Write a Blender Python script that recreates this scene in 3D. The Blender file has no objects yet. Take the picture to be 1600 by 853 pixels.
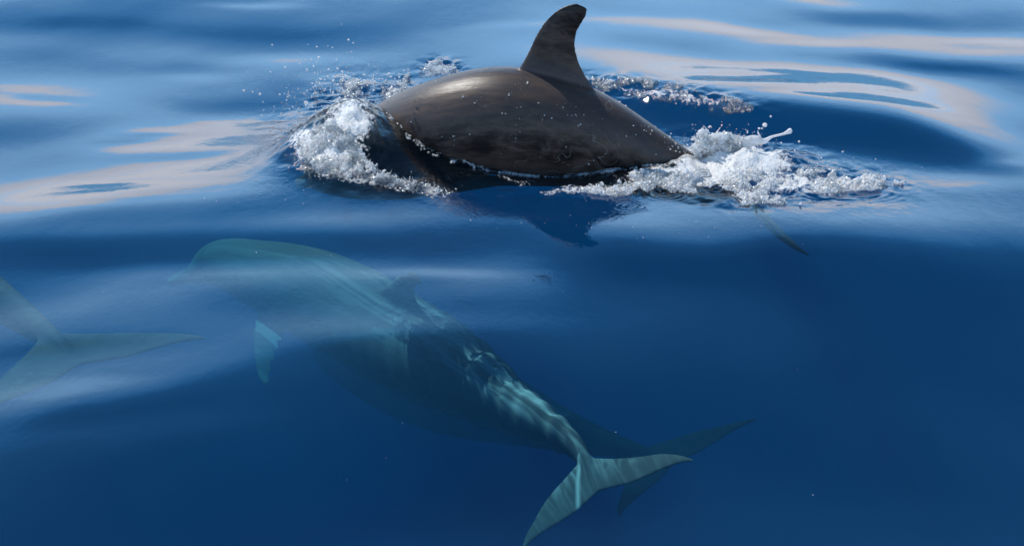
import bpy, bmesh, math, random
import numpy as np
from mathutils import Vector, Matrix

# ----------------------------------------------------------------- camera, sky, sun, exposure
S = bpy.context.scene
COL = S.collection
PITCH, FPX, H = math.radians(21.0), 3550.0, 3.2
W0, H0 = 1600.0, 853.0
cd = bpy.data.cameras.new('camera'); cam = bpy.data.objects.new('camera', cd); COL.objects.link(cam)
cam.location = (0, 0, H); cam.rotation_euler = (math.pi/2 - PITCH, 0, 0)
cd.sensor_width = 36.0; cd.lens = 36.0*FPX/W0
cd.clip_start = 0.1; cd.clip_end = 5000
S.camera = cam
S.render.engine = 'CYCLES'
S.cycles.use_denoising = True
S.cycles.max_bounces = 8; S.cycles.transparent_max_bounces = 12
S.cycles.volume_bounces = 2; S.cycles.diffuse_bounces = 2; S.cycles.glossy_bounces = 3
S.cycles.transmission_bounces = 3
S.cycles.sample_clamp_indirect = 6.0
S.view_settings.view_transform = 'Standard'; S.view_settings.look = 'None'
S.view_settings.exposure = 0.0; S.view_settings.gamma = 1.0
S.view_settings.use_curve_mapping = False

SUN_EL, SUN_AZ = math.radians(48), math.radians(-46)     # azimuth measured from +Y towards +X
world = bpy.data.worlds.new('World'); S.world = world; world.use_nodes = True
nt = world.node_tree; nt.nodes.clear()
def N(nt, t, **kw):
    n = nt.nodes.new(t)
    for k, v in kw.items(): setattr(n, k, v)
    return n
def math_node(nt, op, a, b=None, clamp=False):
    n = nt.nodes.new('ShaderNodeMath'); n.operation = op; n.use_clamp = clamp
    for i, x in enumerate((a, b)):
        if x is None: continue
        if isinstance(x, (int, float)): n.inputs[i].default_value = x
        else: nt.links.new(x, n.inputs[i])
    return n.outputs[0]
def ramp(nt, fac, stops, interp='LINEAR'):
    n = nt.nodes.new('ShaderNodeValToRGB'); r = n.color_ramp; r.interpolation = interp
    while len(r.elements) < len(stops): r.elements.new(0.5)
    for e, (p, c) in zip(r.elements, stops):
        e.position = p; e.color = (c, c, c, 1) if isinstance(c, (int, float)) else (*c, 1)
    nt.links.new(fac, n.inputs[0]); return n.outputs[0]
def mixc(nt, f, a, b, mode='MIX'):
    n = nt.nodes.new('ShaderNodeMix'); n.data_type = 'RGBA'; n.blend_type = mode; n.clamp_factor = True
    for s, x in ((n.inputs[0], f), (n.inputs[6], a), (n.inputs[7], b)):
        if isinstance(x, (int, float)): s.default_value = x
        elif isinstance(x, tuple): s.default_value = (*x, 1) if len(x) == 3 else x
        else: nt.links.new(x, s)
    return n.outputs[2]
sky = N(nt, 'ShaderNodeTexSky', sky_type='NISHITA', sun_disc=False, sun_elevation=SUN_EL, sun_rotation=SUN_AZ)
sky.dust_density = 0.3; sky.ozone_density = 3.0; sky.air_density = 1.0
tc = N(nt, 'ShaderNodeTexCoord'); sep = N(nt, 'ShaderNodeSeparateXYZ')
nt.links.new(tc.outputs['Generated'], sep.inputs[0])
elev = math_node(nt, 'MULTIPLY', math_node(nt, 'ARCSINE', sep.outputs[2]), 180/math.pi)   # degrees
wn = N(nt, 'ShaderNodeTexNoise'); wn.inputs['Scale'].default_value = 3.2; wn.inputs['Detail'].default_value = 3
mp = N(nt, 'ShaderNodeMapping'); mp.inputs['Scale'].default_value = (1, 1, 3.0)
nt.links.new(tc.outputs['Generated'], mp.inputs[0]); nt.links.new(mp.outputs[0], wn.inputs['Vector'])
wob = math_node(nt, 'MULTIPLY', math_node(nt, 'SUBTRACT', wn.outputs[0], 0.5), 7.0)
ew = math_node(nt, 'ADD', elev, wob)
e90 = math_node(nt, 'DIVIDE', elev, 90.0, True)
ew90 = math_node(nt, 'DIVIDE', ew, 90.0, True)
haze_f = ramp(nt, e90, [(0.0, 1.0), (13/90, 0.95), (20/90, 0.62), (27/90, 0.14), (34/90, 0.02), (1.0, 0.0)], 'EASE')
bank_f = ramp(nt, ew90, [(0.0, 0.0), (3.0/90, 0.0), (3.6/90, 1.0), (4.7/90, 1.0), (4.9/90, 0.4), (5.2/90, 0.4), (5.4/90, 1.0), (6.9/90, 1.0), (7.1/90, 0.45), (7.25/90, 0.45), (7.45/90, 1.0), (8.9/90, 1.0), (11.6/90, 0.0), (1.0, 0.0)])
hz_col = mixc(nt, ramp(nt, e90, [(0.0, 0.0), (15/90, 0.0), (24/90, 1.0), (1.0, 1.0)]), (20.0, 38.0, 59.0), (5.0, 27.0, 62.0))
c1 = mixc(nt, haze_f, sky.outputs[0], hz_col)
low_f = ramp(nt, ew90, [(0.0, 1.0), (3.2/90, 1.0), (3.8/90, 0.0), (1.0, 0.0)])
c1 = mixc(nt, low_f, c1, (6.0, 15.0, 25.0))
c2 = mixc(nt, bank_f, c1, (38.0, 37.5, 38.0))
bg = N(nt, 'ShaderNodeBackground'); bg.inputs[1].default_value = 0.05
nt.links.new(c2, bg.inputs[0])
wo = N(nt, 'ShaderNodeOutputWorld'); nt.links.new(bg.outputs[0], wo.inputs[0])

sd = bpy.data.lights.new('sun', 'SUN'); sun = bpy.data.objects.new('sun', sd); COL.objects.link(sun)
sd.energy = 5.0; sd.angle = math.radians(0.5); sd.color = (1.0, 0.95, 0.88)
sdir = Vector((math.sin(SUN_AZ)*math.cos(SUN_EL), math.cos(SUN_AZ)*math.cos(SUN_EL), math.sin(SUN_EL)))
sun.rotation_euler = sdir.to_track_quat('Z', 'Y').to_euler()

# ----------------------------------------------------------------- pixel <-> place
cp, sp = math.cos(PITCH), math.sin(PITCH)
def ray(u, v):
    x, y = (u-W0/2)/FPX, (H0/2-v)/FPX
    return Vector((x, cp+y*sp, -sp+y*cp))
def at(u, v, z=0.0):
    d = ray(u, v); return Vector((0, 0, H)) + d*((z-H)/d.z)
def at_y(u, v, Y):
    d = ray(u, v); return Vector((0, 0, H)) + d*(Y/d.y)
def to_px(X, Y, Z):
    dz = Z-H
    fw = Y*cp - dz*sp; up = Y*sp + dz*cp
    fw = np.where(np.abs(fw) < 1e-3, 1e-3, fw)
    return W0/2 + FPX*X/fw, H0/2 - FPX*up/fw

def put(o, label=None, cat=None, group=None, kind=None):
    if label: o['label'] = label
    if cat: o['category'] = cat
    if group: o['group'] = group
    if kind: o['kind'] = kind
    return o
def mesh_np(name, V, F, mat, parent=None, smooth=True, attrs=None, link=True):
    """V (n,3), F (m,k) with k constant"""
    me = bpy.data.meshes.new(name)
    V = np.asarray(V, np.float32); F = np.asarray(F, np.int32); m, k = F.shape
    me.vertices.add(len(V)); me.vertices.foreach_set('co', V.ravel())
    me.loops.add(m*k); me.loops.foreach_set('vertex_index', F.ravel())
    me.polygons.add(m); me.polygons.foreach_set('loop_start', np.arange(m, dtype=np.int32)*k)
    me.polygons.foreach_set('use_smooth', np.full(m, smooth))
    for a, (t, d) in (attrs or {}).items():
        at_ = me.attributes.new(a, t, 'POINT')
        at_.data.foreach_set('vector' if t == 'FLOAT_VECTOR' else 'value', np.asarray(d, np.float32).ravel())
    me.update(calc_edges=True); me.validate()
    if mat: me.materials.append(mat)
    o = bpy.data.objects.new(name, me)
    if link: COL.objects.link(o)
    if parent: o.parent = parent
    return o
rng = np.random.default_rng(7)

# ----------------------------------------------------------------- materials
def new_mat(name):
    m = bpy.data.materials.new(name); m.use_nodes = True; m.node_tree.nodes.clear()
    return m, m.node_tree
def pnoise(nt, vec, scale, detail=3, rough=0.5, dist=0.0):
    n = nt.nodes.new('ShaderNodeTexNoise'); n.inputs['Scale'].default_value = scale
    n.inputs['Detail'].default_value = detail; n.inputs['Roughness'].default_value = rough
    n.inputs['Distortion'].default_value = dist
    if vec is not None: nt.links.new(vec, n.inputs['Vector'])
    return n.outputs[0]
def mapping(nt, vec, scale):
    n = nt.nodes.new('ShaderNodeMapping'); n.inputs['Scale'].default_value = scale
    nt.links.new(vec, n.inputs[0]); return n.outputs[0]
def bump(nt, h, dist, strength=1.0):
    n = nt.nodes.new('ShaderNodeBump'); n.inputs['Distance'].default_value = dist
    n.inputs['Strength'].default_value = strength; nt.links.new(h, n.inputs['Height']); return n.outputs[0]

def water_material():
    m, nt = new_mat('sea_water'); L = nt.links
    geo = N(nt, 'ShaderNodeNewGeometry'); pos = geo.outputs['Position']
    foam = N(nt, 'ShaderNodeAttribute', attribute_name='foam'); chop = N(nt, 'ShaderNodeAttribute', attribute_name='chop')
    n1 = pnoise(nt, mapping(nt, pos, (14, 7, 10)), 1.0, 3, 0.55)
    n2 = pnoise(nt, mapping(nt, pos, (55, 30, 40)), 1.0, 3, 0.6)
    amp = math_node(nt, 'ADD', math_node(nt, 'MULTIPLY', chop.outputs['Fac'], 1.0), 0.06)
    hh = math_node(nt, 'ADD', math_node(nt, 'MULTIPLY', n1, 0.010), math_node(nt, 'MULTIPLY', n2, 0.005))
    bn = bump(nt, math_node(nt, 'MULTIPLY', hh, amp), 1.0)
    fr = N(nt, 'ShaderNodeFresnel'); fr.inputs[0].default_value = 1.333; L.new(bn, fr.inputs['Normal'])
    gl = N(nt, 'ShaderNodeBsdfGlossy'); gl.inputs['Roughness'].default_value = 0.025; L.new(bn, gl.inputs['Normal'])
    tr = N(nt, 'ShaderNodeBsdfTransparent'); tr.inputs[0].default_value = (0.97, 0.985, 1, 1)
    mx = N(nt, 'ShaderNodeMixShader'); L.new(fr.outputs[0], mx.inputs[0]); L.new(tr.outputs[0], mx.inputs[1]); L.new(gl.outputs[0], mx.inputs[2])
    # froth: pale aerated water lying on the surface
    f1 = pnoise(nt, mapping(nt, pos, (60, 34, 60)), 1.0, 5, 0.7)
    f2 = pnoise(nt, mapping(nt, pos, (16, 9, 16)), 1.0, 3, 0.6)
    fm = math_node(nt, 'ADD', math_node(nt, 'MULTIPLY', f1, 0.7), math_node(nt, 'MULTIPLY', f2, 0.5))
    fsel = math_node(nt, 'MULTIPLY', math_node(nt, 'SUBTRACT', math_node(nt, 'ADD', fm, foam.outputs['Fac']), 1.08), 6.0, True)
    fsel = math_node(nt, 'MULTIPLY', fsel, math_node(nt, 'GREATER_THAN', foam.outputs['Fac'], 0.02))
    pf = N(nt, 'ShaderNodeBsdfPrincipled'); pf.inputs['Base Color'].default_value = (0.80, 0.82, 0.84, 1)
    pf.inputs['Roughness'].default_value = 0.25
    fb = bump(nt, f1, 0.02); L.new(fb, pf.inputs['Normal'])
    mf = N(nt, 'ShaderNodeMixShader'); L.new(fsel, mf.inputs[0]); L.new(mx.outputs[0], mf.inputs[1]); L.new(pf.outputs[0], mf.inputs[2])
    va = N(nt, 'ShaderNodeVolumeAbsorption'); va.inputs['Color'].default_value = (0.0, 0.66, 0.84, 1); va.inputs['Density'].default_value = 0.78
    vs = N(nt, 'ShaderNodeVolumeScatter'); vs.inputs['Color'].default_value = (0.0, 0.30, 0.60, 1); vs.inputs['Density'].default_value = 0.155
    ad = N(nt, 'ShaderNodeAddShader'); L.new(va.outputs[0], ad.inputs[0]); L.new(vs.outputs[0], ad.inputs[1])
    out = N(nt, 'ShaderNodeOutputMaterial'); L.new(mf.outputs[0], out.inputs[0]); L.new(ad.outputs[0], out.inputs[1])
    return m
def froth_material(name, white, seed=0.0, bd=0.010):
    """broken, airy water: white where it is full of bubbles, clear and glinting elsewhere"""
    m, nt = new_mat(name); L = nt.links
    geo = N(nt, 'ShaderNodeNewGeometry'); pos = geo.outputs['Position']
    n1 = pnoise(nt, pos, 45.0+seed, 4, 0.65); n2 = pnoise(nt, pos, 15.0, 2, 0.5)
    n3 = pnoise(nt, pos, 130.0, 3, 0.6)
    bn = bump(nt, n3, bd)
    fr = N(nt, 'ShaderNodeFresnel'); fr.inputs[0].default_value = 1.333; L.new(bn, fr.inputs['Normal'])
    gl = N(nt, 'ShaderNodeBsdfGlossy'); gl.inputs['Roughness'].default_value = 0.10; L.new(bn, gl.inputs['Normal'])
    tr = N(nt, 'ShaderNodeBsdfTransparent'); tr.inputs[0].default_value = (0.90, 0.95, 0.98, 1)
    mx = N(nt, 'ShaderNodeMixShader')
    L.new(math_node(nt, 'ADD', fr.outputs[0], 0.05, True), mx.inputs[0]); L.new(tr.outputs[0], mx.inputs[1]); L.new(gl.outputs[0], mx.inputs[2])
    pf = N(nt, 'ShaderNodeBsdfPrincipled'); pf.inputs['Base Color'].default_value = (0.92, 0.92, 0.93, 1)
    pf.inputs['Roughness'].default_value = 0.2; L.new(bn, pf.inputs['Normal'])
    tl = N(nt, 'ShaderNodeBsdfTranslucent'); tl.inputs[0].default_value = (0.92, 0.93, 0.94, 1)
    ms = N(nt, 'ShaderNodeMixShader'); ms.inputs[0].default_value = 0.5; L.new(pf.outputs[0], ms.inputs[1]); L.new(tl.outputs[0], ms.inputs[2])
    f = math_node(nt, 'ADD', math_node(nt, 'MULTIPLY', n1, 0.7), math_node(nt, 'MULTIPLY', n2, 0.9))
    f = math_node(nt, 'MULTIPLY', math_node(nt, 'ADD', math_node(nt, 'SUBTRACT', f, 0.8), white), 4.0, True)
    mf = N(nt, 'ShaderNodeMixShader'); L.new(f, mf.inputs[0]); L.new(mx.outputs[0], mf.inputs[1]); L.new(ms.outputs[0], mf.inputs[2])
    out = N(nt, 'ShaderNodeOutputMaterial'); L.new(mf.outputs[0], out.inputs[0])
    return m
def skin_material(name, back, flank, belly, rough, scratch=0.25, caustic=0.0, spec=0.42, soft=False):
    m, nt = new_mat(name); L = nt.links
    rest = N(nt, 'ShaderNodeAttribute', attribute_name='rest'); r = rest.outputs['Vector']
    shade = N(nt, 'ShaderNodeAttribute', attribute_name='shade').outputs['Fac']     # 0 belly .. 1 back
    n1 = pnoise(nt, mapping(nt, r, (3, 6, 6)), 1.0, 5, 0.6, 0.6)
    n2 = pnoise(nt, mapping(nt, r, (9, 22, 22) if not soft else (8, 9, 9)), 1.0, 6 if not soft else 3, 0.7 if not soft else 0.5, 0.4)
    s = math_node(nt, 'ADD', shade, math_node(nt, 'MULTIPLY', math_node(nt, 'SUBTRACT', n1, 0.5), 0.30))
    s = math_node(nt, 'ADD', s, math_node(nt, 'MULTIPLY', math_node(nt, 'SUBTRACT', n2, 0.5), 0.14))
    c = ramp(nt, s, [(0.0, belly), (0.10, belly), (0.18, tuple(x*1.7 for x in flank)), (0.34, tuple(x*1.3 for x in flank)), (0.42, tuple(x*0.35 for x in flank)), (0.58, tuple(x*0.30 for x in flank)), (0.70, tuple(x*1.1 for x in flank)), (0.80, back), (1.0, back)])
    c = mixc(nt, ramp(nt, n2, [(0.42, 0.0), (0.66, 0.9 if not soft else 0.3)]), c, tuple(min(1, x*2.4) for x in flank) if not soft else tuple(min(1, x*1.7) for x in flank))
    # old tooth-rake scratches, thin pale lines
    wv = nt.nodes.new('ShaderNodeTexNoise'); wv.inputs['Scale'].default_value = 1.0; wv.inputs['Detail'].default_value = 1
    wv.inputs['Distortion'].default_value = 1.5
    L.new(mapping(nt, r, (5.5, 3.0, 9.0)), wv.inputs['Vector'])
    ln = math_node(nt, 'ABSOLUTE', math_node(nt, 'SUBTRACT', wv.outputs[0], 0.5))
    ln = ramp(nt, ln, [(0.0, 1.0), (0.010, 0.0)])
    gate = ramp(nt, pnoise(nt, mapping(nt, r, (4, 4, 4)), 1.0, 2), [(0.52, 0.0), (0.62, 1.0)])
    c = mixc(nt, math_node(nt, 'MULTIPLY', math_node(nt, 'MULTIPLY', ln, gate), scratch), c, (0.35, 0.33, 0.31))
    if soft:       # the line of the mouth
        s0 = N(nt, 'ShaderNodeSeparateXYZ'); L.new(r, s0.inputs[0])
        md = math_node(nt, 'ABSOLUTE', math_node(nt, 'ADD', s0.outputs[2], 0.050))
        c = mixc(nt, math_node(nt, 'MULTIPLY', ramp(nt, md, [(0.0, 0.8), (0.006, 0.0)]), math_node(nt, 'LESS_THAN', s0.outputs[0], 0.23)), c, (0.03, 0.03, 0.03))
    if caustic:      # sun caustics painted as pale streaks along the tail stock and one fluke
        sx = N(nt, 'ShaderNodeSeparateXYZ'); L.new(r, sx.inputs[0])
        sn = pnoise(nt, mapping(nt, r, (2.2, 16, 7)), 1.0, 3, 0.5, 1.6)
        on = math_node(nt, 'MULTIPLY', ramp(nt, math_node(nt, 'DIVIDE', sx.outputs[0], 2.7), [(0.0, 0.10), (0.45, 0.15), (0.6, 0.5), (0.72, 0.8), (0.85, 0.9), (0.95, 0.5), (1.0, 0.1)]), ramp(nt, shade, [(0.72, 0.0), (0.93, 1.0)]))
        c = mixc(nt, ramp(nt, math_node(nt, 'DIVIDE', sx.outputs[0], 2.7), [(0.0, 0.30), (0.14, 0.28), (0.34, 0.05), (0.5, 0.0), (1.0, 0.0)]), c, (0.34, 0.36, 0.32))  # paler head: the sunlight on it is put into the skin colour
        c = mixc(nt, math_node(nt, 'MULTIPLY', math_node(nt, 'MULTIPLY', on, ramp(nt, sn, [(0.44, 0.0), (0.64, 1.0)])), caustic), c, (0.72, 0.72, 0.66))
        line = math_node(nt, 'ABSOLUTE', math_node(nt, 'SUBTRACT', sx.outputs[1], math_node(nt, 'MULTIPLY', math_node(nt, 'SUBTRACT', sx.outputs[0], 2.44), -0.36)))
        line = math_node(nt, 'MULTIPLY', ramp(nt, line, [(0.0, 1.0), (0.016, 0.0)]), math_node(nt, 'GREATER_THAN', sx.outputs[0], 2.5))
        c = mixc(nt, math_node(nt, 'MULTIPLY', line, caustic), c, (0.72, 0.72, 0.66))
    p = N(nt, 'ShaderNodeBsdfPrincipled'); L.new(c, p.inputs['Base Color'])
    L.new(math_node(nt, 'ADD', math_node(nt, 'MULTIPLY', n2, 0.22), rough-0.11), p.inputs['Roughness'])
    gp = N(nt, 'ShaderNodeNewGeometry'); gz = N(nt, 'ShaderNodeSeparateXYZ'); L.new(gp.outputs['Position'], gz.inputs[0])
    # skin mirrors light only against air: under water the difference in refractive index is nearly gone
    L.new(math_node(nt, 'MULTIPLY', ramp(nt, math_node(nt, 'ADD', gz.outputs[2], 0.5), [(0.0, 0.1), (0.46, 0.1), (0.52, 1.0), (1.0, 1.0)]), spec), p.inputs['Specular IOR Level'])
    n3 = pnoise(nt, mapping(nt, r, (22, 9, 5)), 1.0, 3, 0.5, 0.8)      # water running down the flank
    hs = math_node(nt, 'ADD', n2, math_node(nt, 'MULTIPLY', n3, 0.5))
    L.new(bump(nt, hs, 0.003, 0.6), p.inputs['Normal'])
    out = N(nt, 'ShaderNodeOutputMaterial'); L.new(p.outputs[0], out.inputs[0])
    return m
def plain(name, c, rough, spec=0.5):
    m, nt = new_mat(name); p = N(nt, 'ShaderNodeBsdfPrincipled'); p.inputs['Roughness'].default_value = rough
    tcn = N(nt, 'ShaderNodeTexCoord'); n = pnoise(nt, tcn.outputs['Object'], 40, 3)
    nt.links.new(mixc(nt, n, c, tuple(x*0.7 for x in c)), p.inputs['Base Color'])
    out = N(nt, 'ShaderNodeOutputMaterial'); nt.links.new(p.outputs[0], out.inputs[0]); return m

M_WATER = water_material()
M_FROTH = froth_material('white_froth', 0.10)
M_FOAM = froth_material('soft_white_foam', 0.17, 3.0, 0.006)
M_SPRAY = froth_material('clear_spray', -0.02, 7.0)
M_DROP = froth_material('white_drops', 0.40)
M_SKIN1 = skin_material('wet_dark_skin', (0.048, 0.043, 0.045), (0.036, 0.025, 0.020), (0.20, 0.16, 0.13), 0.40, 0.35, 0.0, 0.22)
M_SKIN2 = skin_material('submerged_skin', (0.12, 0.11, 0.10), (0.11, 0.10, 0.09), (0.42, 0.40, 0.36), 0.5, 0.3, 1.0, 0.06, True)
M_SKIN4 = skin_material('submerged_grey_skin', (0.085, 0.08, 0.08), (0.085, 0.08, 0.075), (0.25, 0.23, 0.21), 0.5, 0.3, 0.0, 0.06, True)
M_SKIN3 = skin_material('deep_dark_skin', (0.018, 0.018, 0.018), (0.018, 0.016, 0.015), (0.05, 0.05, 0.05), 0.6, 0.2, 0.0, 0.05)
M_EYE = plain('eye_black', (0.02, 0.02, 0.02), 0.1)

# ----------------------------------------------------------------- the water surface
NX, NY, DX = 800, 1600, 0.02                     # 16 m x 32 m periodic tile
gx = (np.arange(NX)-NX/2)*DX; gy = np.arange(NY)*DX
GX, GY = np.meshgrid(gx, gy, indexing='ij')
KX = 2*np.pi*np.fft.fftfreq(NX, DX)[:, None]; KY = 2*np.pi*np.fft.fftfreq(NY, DX)[None, :]
def field(lx, ly, seed, power=2.0, shape=(NX, NY), dx=DX):
    """smooth periodic random field, unit variance, typical feature lengths lx, ly in metres"""
    r = np.random.default_rng(seed).standard_normal(shape)
    kx = 2*np.pi*np.fft.fftfreq(shape[0], dx)[:, None]; ky = 2*np.pi*np.fft.fftfreq(shape[1], dx)[None, :]
    q = (kx*lx)**2 + (ky*ly)**2
    f = np.fft.ifft2(np.fft.fft2(r)*np.exp(-q/power)).real
    return (f-f.mean())/f.std()

# wanted tilt (degrees, + leans towards the camera) of patches of the sea: u, v, radius u, radius v, angle deg, tilt, sharpness
TILT = [
 # pale reflecting slopes leaning away
 (100, 160, 190, 22, 1, -5.5, 2.0), (330, 215, 230, 26, -2, -5.0, 2), (240, 290, 330, 36, -4, -6.5, 2), (60, 320, 140, 22, -4, -3, 2), (420, 250, 110, 40, 0, -5, 2),
 (455, 92, 110, 10, -3, -3.6, 1.5), (520, 118, 60, 8, 0, -3, 1.5), (300, 125, 60, 7, -4, -2.8, 1.5),
 (1130, 108, 260, 26, 3, -3.6, 2), (1350, 148, 260, 30, 13, -3.8, 2), (1540, 215, 170, 28, 22, -5.2, 2), (1480, 150, 180, 22, 14, -2.5, 2), (1180, 58, 240, 12, 6, -4.4, 2), (1500, 70, 190, 18, 3, -4.6, 2),
 (800, 40, 90, 6, -3, -3.2, 1.5), (1240, 0, 120, 8, 5, -3.5, 1.5), (380, 0, 70, 5, 0, -3.0, 1.5), (1480, 285, 180, 14, 3, -4.6, 2), (1580, 260, 60, 10, 3, -4, 1.5),
 # dark faces leaning towards the camera
 (1210, 205, 330, 46, 8, 14.0, 2.5), (1060, 168, 150, 26, 12, 8, 2), (1500, 180, 90, 20, 15, 2, 2), (470, 45, 230, 22, -3, 2.6, 2), (120, 35, 200, 18, 2, 3.2, 2), (1050, 75, 170, 14, 5, 3, 2), (1480, 110, 200, 14, 4, 4.0, 2), (1380, 30, 140, 16, 2, 2.5, 2),
 (330, 165, 180, 14, 0, 3.5, 2), (60, 215, 150, 20, 0, 3.0, 2), (330, 245, 110, 9, -2, 5.0, 2),
 # below the surfacing dolphin
 (890, 410, 150, 30, 0, 4.0, 2), (850, 345, 260, 18, 0, -1.0, 2),
 (1300, 430, 420, 60, 3, 6.0, 2), (1200, 640, 600, 160, 0, 5.0, 2), (500, 720, 600, 110, 0, 4.5, 2), (100, 400, 160, 22, 3, 3.5, 2),
 (655, 434, 110, 9, 0, -3.4, 2), (820, 425, 60, 10, 0, 1.2, 2), (1000, 400, 260, 24, -8, -2.4, 2), (560, 350, 170, 18, -4, -2.6, 2), (380, 434, 240, 18, -2, -3.4, 2), (200, 470, 250, 24, -8, -2.8, 2), (200, 585, 270, 30, -12, -2.6, 2), (600, 515, 200, 20, 0, -3.4, 2), (300, 655, 280, 26, -3, -2.6, 2), (330, 352, 220, 16, -3, -2.6, 2), (300, 560, 420, 110, -6, -1.6, 2),
 (1350, 335, 260, 18, 5, -1.6, 2), (120, 540, 140, 14, -5, 2.0, 2), (120, 640, 170, 18, -8, 3.0, 2),
]
warpu = field(0.50, 0.9, 11)*14; warpv = field(0.30, 0.5, 12)*5 + field(0.10, 0.22, 13)*1.4
base = field(0.45, 0.42, 21)*1.3 + field(0.16, 0.18, 22)*0.35 + field(0.9, 1.2, 23)*1.0
fine = field(0.07, 0.12, 24)*0.18 + field(0.20, 0.14, 25)*0.40
swirl = field(0.24, 0.045, 26)*1.8 + field(0.10, 0.025, 27)*0.5
h = np.zeros((NX, NY)); field_gate = field(0.35, 0.3, 28)*0.6
for it in range(3):
    U, V = to_px(GX, np.maximum(GY, 0.3), h)
    U = U+warpu; V = V+warpv
    T = base + fine
    vis = (GY > 4.5) & (GY < 16)
    T = T + np.where(vis, np.interp(V, [0, 120, 330, 430, 853], [0.5, 0.2, 0.0, 1.5, 3.2]), 0)
    for (cu, cv, ru, rv, an, am, pw) in TILT:
        a = math.radians(an); du, dv = U-cu, V-cv
        p = (du*math.cos(a)+dv*math.sin(a))/ru; q = (-du*math.sin(a)+dv*math.cos(a))/rv
        r2 = p*p+q*q
        T = T + np.where(vis, am*np.exp(-np.minimum(r2, 40)**(pw/2)*0.9), 0)
    T = T + swirl*np.where(vis, np.clip((-T-2.2)/2.5, 0, 1), 0)*np.clip(0.3+field_gate, 0, 1)
    s = np.tan(np.radians(T))
    s -= s.mean()
    SH = np.fft.fft2(s)
    h = np.fft.ifft2(-1j*KY*SH/(KY**2 + 0.06*KX**2 + 0.10)).real
def sample(tile, X, Y, x0, y0, dx):
    nx, ny = tile.shape
    fx = (X-x0)/dx; fy = (Y-y0)/dx
    i = np.floor(fx).astype(np.int64); j = np.floor(fy).astype(np.int64); a = fx-i; b = fy-j
    a = a*a*(3-2*a)*0+a
    i0, i1, j0, j1 = i % nx, (i+1) % nx, j % ny, (j+1) % ny
    return (tile[i0, j0]*(1-a)*(1-b)+tile[i1, j0]*a*(1-b)+tile[i0, j1]*(1-a)*b+tile[i1, j1]*a*b)
TN = 512; TD = 0.006
tileA = field(0.020, 0.024, 31, shape=(TN, TN), dx=TD); tileB = field(0.045, 0.05, 32, shape=(TN, TN), dx=TD)
tileC = field(0.010, 0.012, 33, shape=(TN, TN), dx=TD)

# raised water round the surfacing dolphin: u, v (ground), radius x m, radius y m, angle, height m
MOUND = [
 (570, 250, 0.25, 0.42, 14, 0.19), (500, 262, 0.20, 0.34, 10, 0.09), (1150, 285, 0.45, 0.22, 0, 0.05),
 (640, 215, 0.22, 0.25, 0, 0.06), (860, 265, 0.30, 0.28, 0, -0.07),
]
FOAM = [   # u, v, ru, rv, angle, amount
 (545, 190, 48, 52, 20, 0.75), (515, 235, 70, 38, 15, 0.85), (590, 275, 80, 14, 15, 0.40), (620, 150, 40, 25, 0, 0.55),
 (1140, 255, 105, 36, 3, 0.95), (1060, 275, 110, 22, -5, 0.75), (1250, 285, 120, 26, 4, 0.62), (1370, 290, 50, 10, 4, 0.3), (930, 296, 130, 9, -3, 0.60), (800, 283, 60, 8, 18, 0.5), (1180, 305, 90, 18, 0, 0.45),
 (1050, 150, 125, 17, 9, 0.55), (960, 135, 50, 12, 5, 0.5), (690, 105, 30, 12, 0, 0.6), (640, 200, 30, 10, 45, 0.5), (715, 255, 50, 8, 32, 0.45),
]
def surface_extra(X, Y, hb):
    e = np.zeros_like(X)
    for (cu, cv, rx, ry, an, hm) in MOUND:
        c = at(cu, cv, 0.0); a = math.radians(an); dx, dy = X-c.x, Y-c.y
        p = (dx*math.cos(a)+dy*math.sin(a))/rx; q = (-dx*math.sin(a)+dy*math.cos(a))/ry
        e += hm*np.exp(-np.minimum(p*p+q*q, 50))
    c = at(890, 410, 0.0); dx, dy = X-c.x, Y-c.y
    e += 0.11*dx*np.exp(-np.minimum((dx/0.34)**2+(dy/0.30)**2, 50))
    for (cu, cv, r0, r1, lam, am) in RINGS:
        c = at(cu, cv, 0.0); d = np.sqrt((X-c.x)**2+(Y-c.y)**2)
        e += am*np.sin(2*np.pi*d/lam)*np.exp(-((d-r0)/r1)**2)
    return e
RINGS = [(1335, 325, 0.13, 0.10, 0.036, 0.0006), (895, 415, 0.03, 0.03, 0.022, 0.0004), (1040, 330, 0.05, 0.06, 0.03, 0.0012), (1120, 322, 0.05, 0.06, 0.03, 0.0011), (985, 352, 0.04, 0.05, 0.03, 0.001)]
def amount(U, V, lst):
    f = np.zeros_like(U)
    for (cu, cv, ru, rv, an, am) in lst:
        a = math.radians(an); du, dv = U-cu, V-cv
        p = (du*math.cos(a)+dv*math.sin(a))/ru; q = (-du*math.sin(a)+dv*math.cos(a))/rv
        f = np.maximum(f, am*np.exp(-np.minimum((p*p+q*q)**1.3, 40)*0.8))
    return f
def surface(X, Y):
    z0 = sample(h, X, Y, gx[0], gy[0], DX)
    z = z0 + surface_extra(X, Y, z0)
    near = (Y > 5) & (Y < 15) & (np.abs(X) < 4)
    U, V = to_px(X, np.maximum(Y, 0.3), z)
    f = np.where(near, amount(U, V, FOAM), 0)
    a, b, c = (sample(t, X, Y, 0, 0, TD) for t in (tileA, tileB, tileC))
    rough = a*0.010 + b*0.014 + c*0.0035
    z = z + f*rough*0.9
    return z, f
def spaced(lo, hi, segs, grow=1.16, far=420):
    pts = [lo]
    for (a, b, d) in segs:
        n = int(round((b-a)/d)); pts += list(np.linspace(a, b, n+1)[1:])
    d = segs[-1][2]
    x = pts[-1]; out = []
    while x < far: d *= grow; x += d; out.append(x)
    d = segs[0][2]; x = pts[0]; neg = []
    while x > -far: d *= grow; x -= d; neg.append(x)
    return np.array(neg[::-1]+pts+out)
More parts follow.
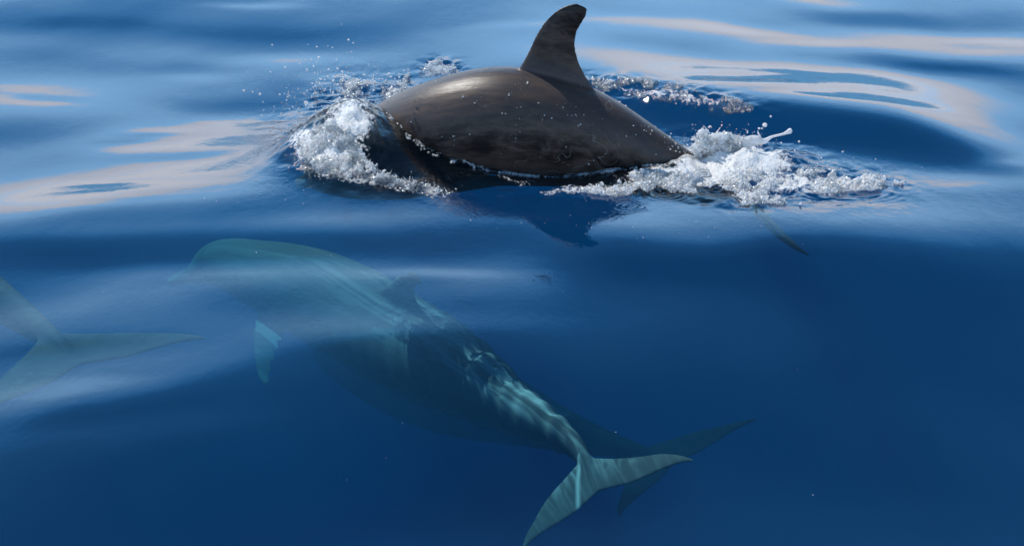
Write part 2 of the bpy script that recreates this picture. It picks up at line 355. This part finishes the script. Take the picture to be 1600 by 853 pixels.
xs = spaced(-3.3, 3.3, [(-3.3, -1.7, 0.009), (-1.7, 1.9, 0.0055), (1.9, 3.3, 0.009)])
ys = spaced(5.8, 13.4, [(5.8, 8.7, 0.016), (8.7, 11.0, 0.0085), (11.0, 13.4, 0.018)])
SX, SY = np.meshgrid(xs, ys, indexing='ij')
SZ, SF = surface(SX, SY)
nx, ny = SX.shape
Vw = np.stack([SX, SY, SZ], -1).reshape(-1, 3)
idx = np.arange(nx*ny).reshape(nx, ny)
Fw = np.stack([idx[:-1, :-1], idx[1:, :-1], idx[1:, 1:], idx[:-1, 1:]], -1).reshape(-1, 4)
loop = np.concatenate([idx[:, 0], idx[-1, 1:], idx[-2::-1, -1], idx[0, -2:0:-1]])
nb = len(loop); base_i = len(Vw)
low = Vw[loop].copy(); low[:, 2] = -60
Vw = np.concatenate([Vw, low, [[0, 0, -60.0]]])
k = np.arange(nb); k1 = (k+1) % nb
side = np.stack([loop[k1], loop[k], base_i+k, base_i+k1], -1)
c_i = len(Vw)-1
kk = np.arange(0, nb-1, 2)
bot = np.stack([base_i+kk, np.full(len(kk), c_i), base_i+(kk+2) % nb, base_i+(kk+1) % nb], -1) if nb % 2 == 0 else None
Fw = np.concatenate([Fw, side] + ([bot] if bot is not None else []))
foamv = np.concatenate([SF.ravel(), np.zeros(nb+1)])
_u, _v = to_px(SX, np.maximum(SY, 0.3), SZ)
SHEET = [(585, 215, 62, 75, 20, 0.55), (660, 285, 90, 30, 25, 0.3), (1200, 290, 260, 45, 3, 0.25), (430, 250, 70, 60, 0, 0.25), (850, 320, 220, 25, 0, 0.15)]
chop2 = np.where((SY > 5) & (SY < 15) & (np.abs(SX) < 4), amount(_u, _v, SHEET), 0)
chopv = np.clip(np.maximum(foamv*1.3, np.concatenate([chop2.ravel(), np.zeros(nb+1)])), 0, 1)
sea = mesh_np('sea', Vw, Fw, M_WATER, attrs={'foam': ('FLOAT', foamv), 'chop': ('FLOAT', chopv)})
put(sea, 'calm deep blue sea with smooth swells reflecting pale clouds', None, None, 'structure')
def zsurf(x, y):
    z, _ = surface(np.array([[x]]), np.array([[y]])); return float(z[0, 0])

# ----------------------------------------------------------------- dolphins
LREST = 2.7
PROF = np.array([  # s, half height, half width, centre offset
 (0.000, 0.012, 0.014, -0.045), (0.010, 0.026, 0.034, -0.045), (0.030, 0.034, 0.045, -0.042), (0.050, 0.042, 0.055, -0.038), (0.062, 0.060, 0.070, -0.030),
 (0.080, 0.092, 0.095, -0.015), (0.105, 0.122, 0.120, -0.005), (0.14, 0.152, 0.148, 0.0), (0.20, 0.195, 0.185, 0.0), (0.28, 0.238, 0.220, 0.0), (0.36, 0.262, 0.240, 0.0),
 (0.44, 0.268, 0.240, 0.0), (0.52, 0.252, 0.222, 0.0), (0.60, 0.218, 0.185, 0.004), (0.68, 0.172, 0.140, 0.010), (0.76, 0.127, 0.095, 0.014), (0.84, 0.088, 0.058, 0.012),
 (0.90, 0.064, 0.038, 0.008), (0.95, 0.044, 0.030, 0.004), (0.985, 0.020, 0.022, 0.0), (1.0, 0.008, 0.010, 0.0)])
def smooth_interp(x, xp, fp):
    """monotone-ish cubic through the table"""
    xp = np.asarray(xp); fp = np.asarray(fp)
    d = np.diff(fp)/np.diff(xp); m = np.zeros_like(fp); m[1:-1] = (d[:-1]+d[1:])/2; m[0], m[-1] = d[0], d[-1]
    m[1:-1] = np.where(d[:-1]*d[1:] <= 0, 0, m[1:-1])
    i = np.clip(np.searchsorted(xp, x)-1, 0, len(xp)-2); hgap = xp[i+1]-xp[i]; t = (x-xp[i])/hgap
    return (2*t**3-3*t**2+1)*fp[i]+(t**3-2*t**2+t)*hgap*m[i]+(-2*t**3+3*t**2)*fp[i+1]+(t**3-t**2)*hgap*m[i+1]
def loft(rings, closed_tip=True):
    V = np.concatenate(rings); n = len(rings[0]); F = []
    for a in range(len(rings)-1):
        for b in range(n):
            c = (b+1) % n; F.append((a*n+b, a*n+c, (a+1)*n+c, (a+1)*n+b))
    V = list(map(tuple, V)); tris = []
    c0 = len(V); V.append(tuple(np.mean(rings[0], 0))); c1 = len(V); V.append(tuple(np.mean(rings[-1], 0))); e = (len(rings)-1)*n
    for b in range(n):
        c = (b+1) % n; tris.append((c0, c, b)); tris.append((c1, e+b, e+c))
    return V, F+tris
def fin_loft(sections, n=20):
    """sections: (leading point, trailing point, thickness vector)"""
    P = np.array([np.concatenate(s) for s in sections], float)
    tt = np.linspace(0, len(sections)-1, (len(sections)-1)*5+1); ti = np.arange(len(sections))
    P = np.stack([smooth_interp(tt, ti, P[:, k]) for k in range(9)], -1)
    rings = []
    for r in P:
        a, b, th = r[:3], r[3:6], r[6:]
        q = []
        for k in range(n):
            an = 2*np.pi*k/n; c = (1-math.cos(an))/2
            prof = math.sin(an)*(1.0-0.35*c)
            q.append(a+(b-a)*c+th*prof)
        rings.append(np.array(q))
    return loft(rings)
def rest_dolphin():
    """straight dolphin, snout at x=0, tail at x=LREST, z up"""
    vs, fs = [], []
    def add(V, F):
        o = len(vs); vs.extend(V); fs.extend([tuple(i+o for i in f) for f in F])
    ss = np.concatenate([np.linspace(0, 0.12, 26), np.linspace(0.12, 1.0, 90)[1:]])
    hh, ww, oo = (smooth_interp(ss, PROF[:, 0], PROF[:, c]) for c in (1, 2, 3))
    rings = []
    for s_, a, b, o_ in zip(ss, hh, ww, oo):
        an = np.linspace(0, 2*np.pi, 40, endpoint=False)
        keel = 1.0 if s_ < 0.7 else 1.0
        y = b*np.sign(np.cos(an))*np.abs(np.cos(an))**0.95; z = o_+a*np.sin(an)
        rings.append(np.stack([np.full(40, s_*LREST), y*keel, z], -1))
    add(*loft(rings))
    # dorsal fin, traced as the photograph shows it, in metres
    ca, sa = math.cos(math.radians(15.6)), math.sin(math.radians(15.6)); k = 1/351.0
    def loc(u, v):
        dx, dy = (u-860), (118-v)
        return ((0.515*LREST)+(dx*ca-dy*sa)*k, 0.0, 0.252+(dx*sa+dy*ca)*k)
    LE = [(775, 155), (800, 124), (814, 106), (834, 80), (851, 52), (865, 32), (879, 17), (892, 8), (904, 4)]
    TE = [(950, 200), (928, 160), (913, 137), (900, 108), (895, 80), (898, 55), (906, 38), (913, 25), (917, 12)]
    TH = [0.060, 0.042, 0.030, 0.024, 0.021, 0.018, 0.016, 0.014, 0.010]
    add(*fin_loft([(loc(*a), loc(*b), (0, t, 0)) for a, b, t in zip(LE, TE, TH)]))
    for sg in (-1, 1):
        # pectoral fin
        sec = []
        for t, le, te, th in ((0, 0.0, 0.20, .030), (.07, .015, .20, .026), (.16, .05, .215, .021), (.26, .11, .235, .020), (.34, .175, .262, .017), (.385, .225, .275, .012)):
            root = np.array((0.225*LREST, sg*0.13, -0.125)); d = np.array((0.0, sg*0.72, -0.62))
            p = root+d*t
            sec.append((tuple(p+np.array((le, 0, 0))), tuple(p+np.array((te, 0, -0.01))), (0, -sg*th*0.6, th*0.8)))
        add(*fin_loft(sec))
        # fluke lobe
        sec = []
        for t, le, te, th in ((-0.01, -.24, .020, .024), (.06, -.185, .050, .022), (.13, -.135, .078, .020), (.20, -.090, .090, .018), (.27, -.040, .097, .016), (.33, .012, .108, .014), (.38, .072, .130, .011), (.41, .125, .155, .008)):
            sec.append(((LREST+le, sg*t, 0.0), (LREST+te, sg*t, 0.0), (0, 0, th)))
        add(*fin_loft(sec))
    me = bpy.data.meshes.new('dolphin_rest'); me.from_pydata(vs, [], fs); me.update()
    bm = bmesh.new(); bm.from_mesh(me); bmesh.ops.recalc_face_normals(bm, faces=bm.faces); bm.to_mesh(me); bm.free()
    o = bpy.data.objects.new('dolphin_rest', me); COL.objects.link(o)
    r = o.modifiers.new('r', 'REMESH'); r.mode = 'VOXEL'; r.voxel_size = 0.0062
    sm = o.modifiers.new('s', 'SMOOTH'); sm.factor = 0.5; sm.iterations = 20
    dg = bpy.context.evaluated_depsgraph_get(); ev = o.evaluated_get(dg); m2 = bpy.data.meshes.new_from_object(ev)
    n = len(m2.vertices); V = np.zeros(n*3, np.float32); m2.vertices.foreach_get('co', V); V = V.reshape(-1, 3)
    nf = len(m2.polygons); nl = len(m2.loops); li = np.zeros(nl, np.int32); m2.loops.foreach_get('vertex_index', li)
    lt = np.zeros(nf, np.int32); m2.polygons.foreach_get('loop_total', lt)
    assert (lt == 4).all()
    bpy.data.objects.remove(o); bpy.data.meshes.remove(me); bpy.data.meshes.remove(m2)
    return V.astype(float), li.reshape(-1, 4)
RV, RF = rest_dolphin()
def bend(P, spine, k=1.0):
    """spine: list of (s, position Vector, roll degrees); P rest coords -> world"""
    s = np.array([a[0] for a in spine]); pos = np.array([tuple(a[1]) for a in spine]); rl = np.array([a[2] for a in spine])
    x = P[:, 0]/LREST; xc = np.clip(x, 0, 1)
    c = np.stack([smooth_interp(xc, s, pos[:, k]) for k in range(3)], -1)
    e = 0.012
    xa, xb = np.clip(xc-e, 0, 1), np.clip(xc+e, 0, 1)
    ca = np.stack([smooth_interp(xa, s, pos[:, k]) for k in range(3)], -1); cb = np.stack([smooth_interp(xb, s, pos[:, k]) for k in range(3)], -1)
    T = cb-ca; T /= np.linalg.norm(T, axis=1)[:, None]
    c = c + T*((x-xc)*LREST*k)[:, None]
    up = np.array((0, 0, 1.0)); Lt = np.cross(T, up); Lt /= np.linalg.norm(Lt, axis=1)[:, None]     # lateral (+y rest)
    Up = np.cross(Lt, T)
    r = np.radians(smooth_interp(xc, s, rl))[:, None]
    L2 = Lt*np.cos(r)+Up*np.sin(r); U2 = -Lt*np.sin(r)+Up*np.cos(r)
    return c + L2*(-P[:, 1:2]*k) + U2*P[:, 2:3]*k
shade = np.zeros(len(RV))
_hh = smooth_interp(np.clip(RV[:, 0]/LREST, 0, 1), PROF[:, 0], PROF[:, 1]); _ww = smooth_interp(np.clip(RV[:, 0]/LREST, 0, 1), PROF[:, 0], PROF[:, 2])
shade = np.clip(0.5+0.5*RV[:, 2]/np.maximum(_hh, 0.03), 0, 1)
shade = np.where((RV[:, 0] > 0.92*LREST) | (np.abs(RV[:, 1]) > _ww*1.06+0.01), 0.95, shade)
finup = np.clip((RV[:, 2]-_hh+0.03)/0.16, 0, 1)*(RV[:, 0] > 0.4*LREST)*(RV[:, 0] < 0.7*LREST)
shade = shade*(1-finup)+0.58*finup
PECT = (RV[:, 0] > 0.2*LREST) & (RV[:, 0] < 0.36*LREST) & ((RV[:, 1]/_ww)**2+(RV[:, 2]/_hh)**2 > 1.04) & (RV[:, 2] < 0)
def make_dolphin(spine, mat, label, group='dolphins swimming together', k=1.0, tuck=False, fluke=None, fin=None, refr_wobble=0.0, finh=1.0):
    P = RV.copy()
    if tuck:       # pectoral fins pressed against the flanks
        root = np.stack([np.full(len(P), 0.26*LREST), np.sign(P[:, 1])*0.150, np.full(len(P), -0.135)], -1)
        P[PECT] = (root+(P-root)*np.array((1.0, 0.22, 0.22)))[PECT]
    up_ = (RV[:, 0] > 0.38*LREST) & (RV[:, 0] < 0.75*LREST) & (RV[:, 2] > _hh) & (np.abs(RV[:, 1]) < 0.08)
    P[up_, 2] = _hh[up_]+(P[up_, 2]-_hh[up_])*finh; P[up_, 0] += (P[up_, 2]-_hh[up_])*(1-finh)*1.4
    if refr_wobble:       # body made lumpy to imitate the outline wavering through refraction
        a = np.sin(P[:, 0]*31+np.sin(P[:, 0]*11)*2)+0.6*np.sin(P[:, 0]*67+P[:, 1]*20); g = np.clip((P[:, 0]/LREST-0.4)/0.3, 0, 1)*np.clip((0.92-P[:, 0]/LREST)/0.06, 0, 1)
        P = P*np.stack([np.ones(len(P)), 1+refr_wobble*a*g, 1+refr_wobble*a*g], -1)
    V = bend(P, spine, k)
    sh = shade.copy()
    if fluke is not None: sh = np.where((RV[:, 0] > 0.95*LREST) & (np.abs(RV[:, 1]) > 0.06), fluke, sh)  # sunlight on the tail lobes painted in as a paler skin tone
    if fin is not None: sh = sh*(1-finup)+fin*finup
    org = V[np.argmin(np.abs(RV[:, 0]-0.5*LREST)+np.abs(RV[:, 1])+np.abs(RV[:, 2]-0.25))].copy()
    o = mesh_np('dolphin', V-org, RF, mat, attrs={'rest': ('FLOAT_VECTOR', RV), 'shade': ('FLOAT', sh)})
    o.location = org
    put(o, label, 'dolphin', group)
    for sg in (-1, 1):     # eyes low on the sides of the head
        c = np.array([[0.108*LREST, sg*0.116, -0.030]]); w = bend(c, spine, k)[0]-org
        bm = bmesh.new(); bmesh.ops.create_uvsphere(bm, u_segments=14, v_segments=8, radius=0.016)
        me = bpy.data.meshes.new('eye'); bm.to_mesh(me); bm.free(); me.materials.append(M_EYE)
        for p in me.polygons: p.use_smooth = True
        eo = bpy.data.objects.new('eye', me); COL.objects.link(eo); eo.parent = o; eo.location = w
    return o, V
# the one breaking the surface
Y1 = 9.72
def Q(s, u, v, Y, roll=0): return (s, at_y(u, v, Y), roll)
sp1 = [Q(0.0, 462, 272, 10.75), Q(0.12, 525, 262, 10.4), Q(0.25, 610, 238, 10.02), Q(0.36, 704, 211, 9.80), Q(0.46, 800, 198, 9.70), Q(0.56, 893, 213, 9.66),
       Q(0.68, 995, 253, 9.62), Q(0.80, 1078, 288, 9.60), Q(0.90, 1122, 298, 9.76, -12), Q(1.0, 1155, 300, 9.92, -34)]
D1, V1 = make_dolphin(sp1, M_SKIN1, 'dark wet dolphin arching its back and fin out of the water', tuck=True, fluke=0.03)
def Z(s, u, v, z, roll=0): return (s, at(u, v, z), roll)
sp2 = [Z(0.0, 258, 430, -1.02, 0), Z(0.10, 328, 412, -0.96), Z(0.2, 410, 430, -0.90, -4), Z(0.35, 520, 474, -0.82, -8), Z(0.5, 636, 540, -0.76, -14), Z(0.62, 728, 592, -0.72, -14),
       Z(0.75, 815, 648, -0.72, -10), Z(0.88, 897, 698, -0.70, -14), Z(1.0, 935, 762, -0.73, -25)]
D2, V2 = make_dolphin(sp2, M_SKIN2, 'pale grey dolphin fully underwater, largest one seen, tail towards the viewer', k=0.9, fin=0.95, refr_wobble=0.06, finh=0.66)
sp3 = [Z(0.0, 470, 530, -2.1, -70), Z(0.2, 560, 560, -2.0, -70), Z(0.4, 670, 600, -1.9, -70), Z(0.6, 790, 640, -1.85, -65), Z(0.8, 915, 684, -1.55, -35), Z(1.0, 1050, 722, -1.35, -20)]
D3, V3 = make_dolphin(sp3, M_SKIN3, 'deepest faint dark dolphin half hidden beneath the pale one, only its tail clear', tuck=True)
sp4 = [Z(0.0, -720, 200, -0.70, 0), Z(0.25, -480, 270, -0.6), Z(0.5, -260, 340, -0.55), Z(0.75, -90, 420, -0.52), Z(0.9, 55, 512, -0.50, -6), Z(1.0, 122, 566, -0.50, -6)]
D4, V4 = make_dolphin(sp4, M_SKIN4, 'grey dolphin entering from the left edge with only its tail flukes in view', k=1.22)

# ----------------------------------------------------------------- splashes, spray, drops
def land(u, v, it=14):
    """where the rays through u, v meet the water"""
    u = np.asarray(u, float); v = np.asarray(v, float); z = np.zeros_like(u)
    x = (u-W0/2)/FPX; y = (H0/2-v)/FPX; dy = cp+y*sp; dz = -sp+y*cp
    for _ in range(it):
        t = (z-H)/dz; zz, _f = surface(x*t, dy*t); z = 0.6*z+0.4*zz
    t = (z-H)/dz
    return np.stack([x*t, dy*t, z], -1)
def inside(poly, u, v):
    c = np.zeros(len(u), bool); n = len(poly)
    for i in range(n):
        (x0, y0), (x1, y1) = poly[i], poly[(i+1) % n]
        hit = ((y0 > v) != (y1 > v)) & (u < (x1-x0)*(v-y0)/(y1-y0+1e-9)+x0)
        c ^= hit
    return c
def ico(sub):
    bm = bmesh.new(); bmesh.ops.create_icosphere(bm, subdivisions=sub, radius=1.0)
    V = np.array([v.co[:] for v in bm.verts]); F = np.array([[v.index for v in f.verts] for f in bm.faces]); bm.free(); return V, F
ICO1, ICO2 = ico(1), ico(2)
def blobs(P, R, I, squash=0.5):
    V0, F0 = I; n = len(P)
    sc = R[:, None]*(1+squash*(rng.random((n, 3))-0.5))
    V = P[:, None, :]+V0[None]*sc[:, None, :]
    F = F0[None]+(np.arange(n)*len(V0))[:, None, None]
    return V.reshape(-1, 3), F.reshape(-1, 3)
def froth(name, P, R, mat, voxel=0.0031, drops=None, parent=None):
    """a mass of merging bubbles and drops as one skin; loose drops stay round"""
    V, F = blobs(P, R, ICO1); org = P.mean(0)
    o = mesh_np('tmp', V-org, F, None)
    r = o.modifiers.new('r', 'REMESH'); r.mode = 'VOXEL'; r.voxel_size = voxel
    sm = o.modifiers.new('s', 'SMOOTH'); sm.factor = 0.5; sm.iterations = 1
    dg = bpy.context.evaluated_depsgraph_get(); m2 = bpy.data.meshes.new_from_object(o.evaluated_get(dg))
    n = len(m2.vertices); V = np.zeros(n*3, np.float32); m2.vertices.foreach_get('co', V); V = V.reshape(-1, 3)
    li = np.zeros(len(m2.loops), np.int32); m2.loops.foreach_get('vertex_index', li); F = li.reshape(-1, 4)
    F = np.concatenate([F[:, [0, 1, 2]], F[:, [0, 2, 3]]])
    bpy.data.objects.remove(o); bpy.data.meshes.remove(m2)
    if drops is not None:
        V2, F2 = blobs(drops[0]-org, drops[1], ICO2, 0.25); F = np.concatenate([F, F2+len(V)]); V = np.concatenate([V, V2])
    o = mesh_np(name, V, F, mat, parent); o.location = org
    return o
def strands(P, R, n, seed, length=0.045, lift=0.5):
    """short torn threads of water growing from random points of P"""
    r = np.random.default_rng(seed); i = r.integers(0, len(P), n); k = 9
    d = r.normal(0, 1, (n, 3)); d[:, 2] = np.abs(d[:, 2])*lift+0.1; d /= np.linalg.norm(d, axis=1)[:, None]
    c = r.normal(0, 0.5, (n, 3)); Ln = length*r.random(n)**1.5+0.008
    t = np.linspace(0, 1, k)
    Q_ = P[i][:, None]+Ln[:, None, None]*(d[:, None]*t[None, :, None]+c[:, None]*(t**2)[None, :, None])
    r0 = 0.0018+0.0032*r.random(n)**2
    Rr = r0[:, None]*(1-0.55*t[None])*(1+0.5*(t[None] > 0.93))
    return np.concatenate([P, Q_.reshape(-1, 3)]), np.concatenate([R, Rr.ravel()])
SN1 = field(0.05, 0.04, 51, shape=(TN, TN), dx=TD); SN2 = field(0.016, 0.014, 52, shape=(TN, TN), dx=TD)
def px_noise(u, v):
    return sample(SN1, u*0.003, v*0.004, 0, 0, TD)*0.7+sample(SN2, u*0.003, v*0.004, 0, 0, TD)*0.6
def spread(poly, n, thr, seed):
    r = np.random.default_rng(seed); pl = np.array(poly, float)
    u = r.uniform(pl[:, 0].min(), pl[:, 0].max(), n); v = r.uniform(pl[:, 1].min(), pl[:, 1].max(), n)
    q = px_noise(u+seed*131, v+seed*57)
    k = inside(poly, u, v) & (q+r.normal(0, 0.3, n) > thr)
    return u[k], v[k], q[k], r

# bow wave thrown up at the dolphin's shoulder
bowA = [(640, 118), (600, 122), (575, 128), (540, 126), (495, 138), (488, 155), (505, 168), (520, 182), (496, 200), (470, 222), (448, 238), (462, 258), (500, 268), (550, 276), (600, 288), (655, 294), (600, 272), (570, 250), (556, 225), (556, 200), (548, 180), (566, 160), (590, 152), (618, 165), (632, 150)]
u, v, q, r = spread(bowA, 30000, 0.0, 3)
L = land(u, v); L[:, 2] += np.abs(r.normal(0, 0.012, len(u))); R = np.clip(0.0020+0.0045*r.random(len(u))**4+0.0010*np.maximum(q, 0), 0.002, 0.009)
ud = np.concatenate([r.normal(480, 28, 70), r.normal(560, 45, 90), r.normal(470, 30, 60)]); vd = np.concatenate([r.normal(158, 18, 70), r.normal(125, 9, 90), r.normal(235, 16, 60)])
ud = np.concatenate([ud, r.normal(520, 60, 500)]); vd = np.concatenate([vd, r.normal(165, 45, 500)])
Ld = np.array([tuple(at_y(a, b, 9.75)) for a, b in zip(ud, vd)]); zz, _ = surface(Ld[:, 0], Ld[:, 1]); Ld[:, 2] = np.maximum(Ld[:, 2], zz+0.004)
# glittering edge where the sheet of water falls back towards the viewer
es = r.random(2600); eu = np.interp(es, [0, 0.3, 0.6, 1], [470, 540, 610, 690])+r.normal(0, 10, 2600); ev = np.interp(es, [0, 0.3, 0.6, 1], [262, 274, 286, 300])+r.normal(0, 4.5, 2600)
E = land(eu, ev); L = np.concatenate([L, E]); R = np.concatenate([R, 0.0018+0.0035*r.random(2600)**3])
L, R = strands(L, R, 2000, 61, 0.040)
o = froth('bow_splash', L, R, M_FROTH, drops=(Ld, 0.0016+0.0045*r.random(len(Ld))**3))
put(o, 'white broken bow wave thrown up in front of the surfacing dolphin', 'splash', None, 'stuff')
# small crown of spray behind the head
c2 = [(655, 122), (660, 108), (672, 98), (688, 95), (708, 104), (716, 112), (690, 118)]
u, v, q, r = spread(c2, 3200, -0.3, 5)
L = np.array([tuple(at_y(a, b, 10.02)) for a, b in zip(u, v)]); R = 0.003+0.005*r.random(len(u))**2
L, R = strands(L, R, 260, 63, 0.035)
o = froth('spray_crown', L, R, M_FROTH)
put(o, 'small white crown of spray peeping over the back behind the head', 'splash', None, 'stuff')
# the tail splash
tailA = [(1000, 268), (1040, 250), (1066, 236), (1068, 214), (1080, 216), (1092, 205), (1100, 197), (1122, 197), (1140, 208), (1160, 215), (1180, 226), (1190, 240), (1212, 248), (1250, 257), (1290, 262), (1330, 270), (1415, 288), (1360, 298), (1270, 303), (1256, 322), (1200, 318), (1130, 324), (1090, 303), (1020, 300), (960, 308), (900, 300), (960, 284)]
u, v, q, r = spread(tailA, 60000, 0.08, 9)
kk = (u < 1180+60*r.random(len(u))) | (q > 0.25); u, v, q = u[kk], v[kk], q[kk]
L = land(u, np.maximum(v, 262+8*r.random(len(v))))
hi = v < 268; top = np.array([tuple(at_y(a, b, 9.52+0.10*c)) for a, b, c in zip(u, v, r.random(len(u)))])
L = np.where(hi[:, None], top, L); L[:, 2] += np.where(hi, 0, np.abs(r.normal(0, 0.009, len(u))))
R = np.clip(0.0020+0.0050*r.random(len(u))**4+0.0014*np.maximum(q, 0), 0.002, 0.010)
ud = np.concatenate([r.normal(1120, 50, 300), r.normal(1250, 70, 160)]); vd = np.concatenate([r.normal(232, 18, 300), r.normal(266, 12, 160)])
Ld = np.array([tuple(at_y(a, b, 9.55)) for a, b in zip(ud, vd)])
L, R = strands(L, R, 2600, 62, 0.050)
o = froth('tail_splash', L, R, M_FOAM, drops=(Ld, 0.0014+0.004*r.random(len(Ld))**3))
put(o, 'heaped white foam where the tail stock of the surfacing dolphin enters the water', 'splash', None, 'stuff')
# strip of bubbles on the far side
farA = [(925, 125), (950, 120), (1010, 124), (1070, 135), (1130, 148), (1180, 168), (1172, 176), (1140, 178), (1090, 170), (1030, 160), (960, 148), (925, 145)]
u, v, q, r = spread(farA, 9000, 0.25, 13)
L = land(u, v); L[:, 2] += np.abs(r.normal(0, 0.006, len(u))); R = 0.003+0.004*r.random(len(u))**2
o = froth('foam_strip', L, R, M_SPRAY)
put(o, 'strip of glittering bubbles on the dark wave beyond the dorsal fin', 'foam', None, 'stuff')
# thread of water thrown from the tail splash
def strand(pts, Y, rad, name, label, mat=M_DROP):
    P = [at_y(a, b, Y) for a, b in pts]; s = np.linspace(0, 1, len(P)); t = np.linspace(0, 1, 60)
    A = np.array([tuple(p) for p in P]); C = np.stack([smooth_interp(t, s, A[:, k]) for k in range(3)], -1); Rr = smooth_interp(t, s, np.array(rad))
    org = C[0]; rings = []
    for i in range(60):
        T = C[min(i+1, 59)]-C[max(i-1, 0)]; T = T/np.linalg.norm(T); a = np.cross(T, (0, 1, 0)); a /= np.linalg.norm(a); b = np.cross(T, a)
        an = np.linspace(0, 2*np.pi, 12, endpoint=False); rings.append(C[i]-org+Rr[i]*(np.cos(an)[:, None]*a+np.sin(an)[:, None]*b))
    V, F = loft(rings); me = bpy.data.meshes.new(name); me.from_pydata(V, [], F); me.materials.append(mat)
    for p in me.polygons: p.use_smooth = True
    o = bpy.data.objects.new(name, me); COL.objects.link(o); o.location = org; put(o, label, 'water jet'); return o
strand([(1160, 226), (1180, 219), (1192, 221), (1206, 214), (1222, 210), (1230, 207), (1235, 205), (1238, 205)], 9.55, [0.030, 0.022, 0.014, 0.006, 0.0055, 0.009, 0.013, 0.002], 'water_jet', 'thin white thread of water with a round bead at its end, over the tail splash')
strand([(1186, 222), (1187, 214), (1185, 209), (1184, 205)], 9.55, [0.010, 0.006, 0.0035, 0.002], 'water_jet', 'short upright tongue of water below the two loose drops')
for (a, b, rr, lab) in ((1195, 195.5, 0.011, 'larger round white drop hanging above the water thread'), (1186, 201, 0.0055, 'smaller white drop just below the larger one over the tail splash'),
                        (437, 148, 0.004, 'lone small drop flung farthest left of the bow wave'), (478, 161, 0.0095, 'biggest loose drop left of the bow wave')):
    V, F = ICO2; me = mesh_np('water_drop', V*rr*np.array((1, 1, 0.92)), F, M_DROP); me.location = at_y(a, b, 9.6); put(me, lab, 'drop')

# froth fringe where the body cuts the water, and beads on the skin, whitish for sun glints
zs, _ = surface(V1[:, 0], V1[:, 1])
near = (np.abs(V1[:, 2]-zs) < 0.012) & (V1[:, 1] < 9.75) & (RV[:, 0] > 0.2*LREST) & (RV[:, 0] < 0.86*LREST)
P = V1[near]
if len(P):
    r = np.random.default_rng(5); P = P[r.random(len(P)) < 0.8]
    n = len(P)*3; P = P[r.integers(0, len(P), n)]+r.normal(0, 1, (n, 3))*np.array((0.012, 0.022, 0.003))-np.array((0, 0.016, 0))
    u, v = to_px(P[:, 0], P[:, 1], P[:, 2]); q = px_noise(u*1.3, v*1.3); P = P[q+r.normal(0, 0.4, n) > -0.25]
    zz, _ = surface(P[:, 0], P[:, 1]); P[:, 2] = zz+0.002
    o = froth('foam_fringe', P, 0.0025+0.005*r.random(len(P))**2, M_FROTH, voxel=0.0037)
    put(o, 'thin fringe of bubbles along the waterline of the surfacing dolphin', 'foam', None, 'stuff')
r = np.random.default_rng(6)
U1, W1 = to_px(V1[:, 0], V1[:, 1], V1[:, 2])
cand = np.where((V1[:, 2] > zs+0.02) & (U1 > 600) & (W1 > 95) & (U1 < 1075))[0]
q = px_noise(U1[cand], W1[cand])
wgt = np.exp(-((U1[cand]-900)/110)**2-((W1[cand]-170)/45)**2)+0.25+0.8*np.exp(-((U1[cand]-1010)/50)**2-((W1[cand]-230)/22)**2)
sel = cand[r.random(len(cand)) < 0.018*wgt*np.clip(q+0.35, 0, 2)**2*1.6]
bead = blobs(V1[sel], 0.0010+0.0040*r.random(len(sel))**3.5, ICO1, 0.6)
o = mesh_np('water_glint_beads', bead[0]-np.array(D1.location), bead[1], M_DROP, parent=D1); put(o, kind='stuff')  # whitish bead colour stands in for sun glints

# a few loose bubbles riding on the smooth water
r = np.random.default_rng(77)
ub = np.concatenate([r.uniform(20, 1580, 12), r.normal(1000, 120, 26), r.normal(480, 90, 16)]); vb = np.concatenate([r.uniform(320, 845, 12), r.normal(350, 16, 26), r.normal(300, 14, 16)])
Lb = land(ub, vb)
bb = blobs(Lb, 0.0010+0.0018*r.random(len(Lb))**3, ICO1, 0.3)
o = mesh_np('bubbles', bb[0]-Lb.mean(0), bb[1], M_DROP); o.location = Lb.mean(0)
put(o, 'scattered tiny bubbles floating on the smooth blue water', 'bubbles', None, 'stuff')
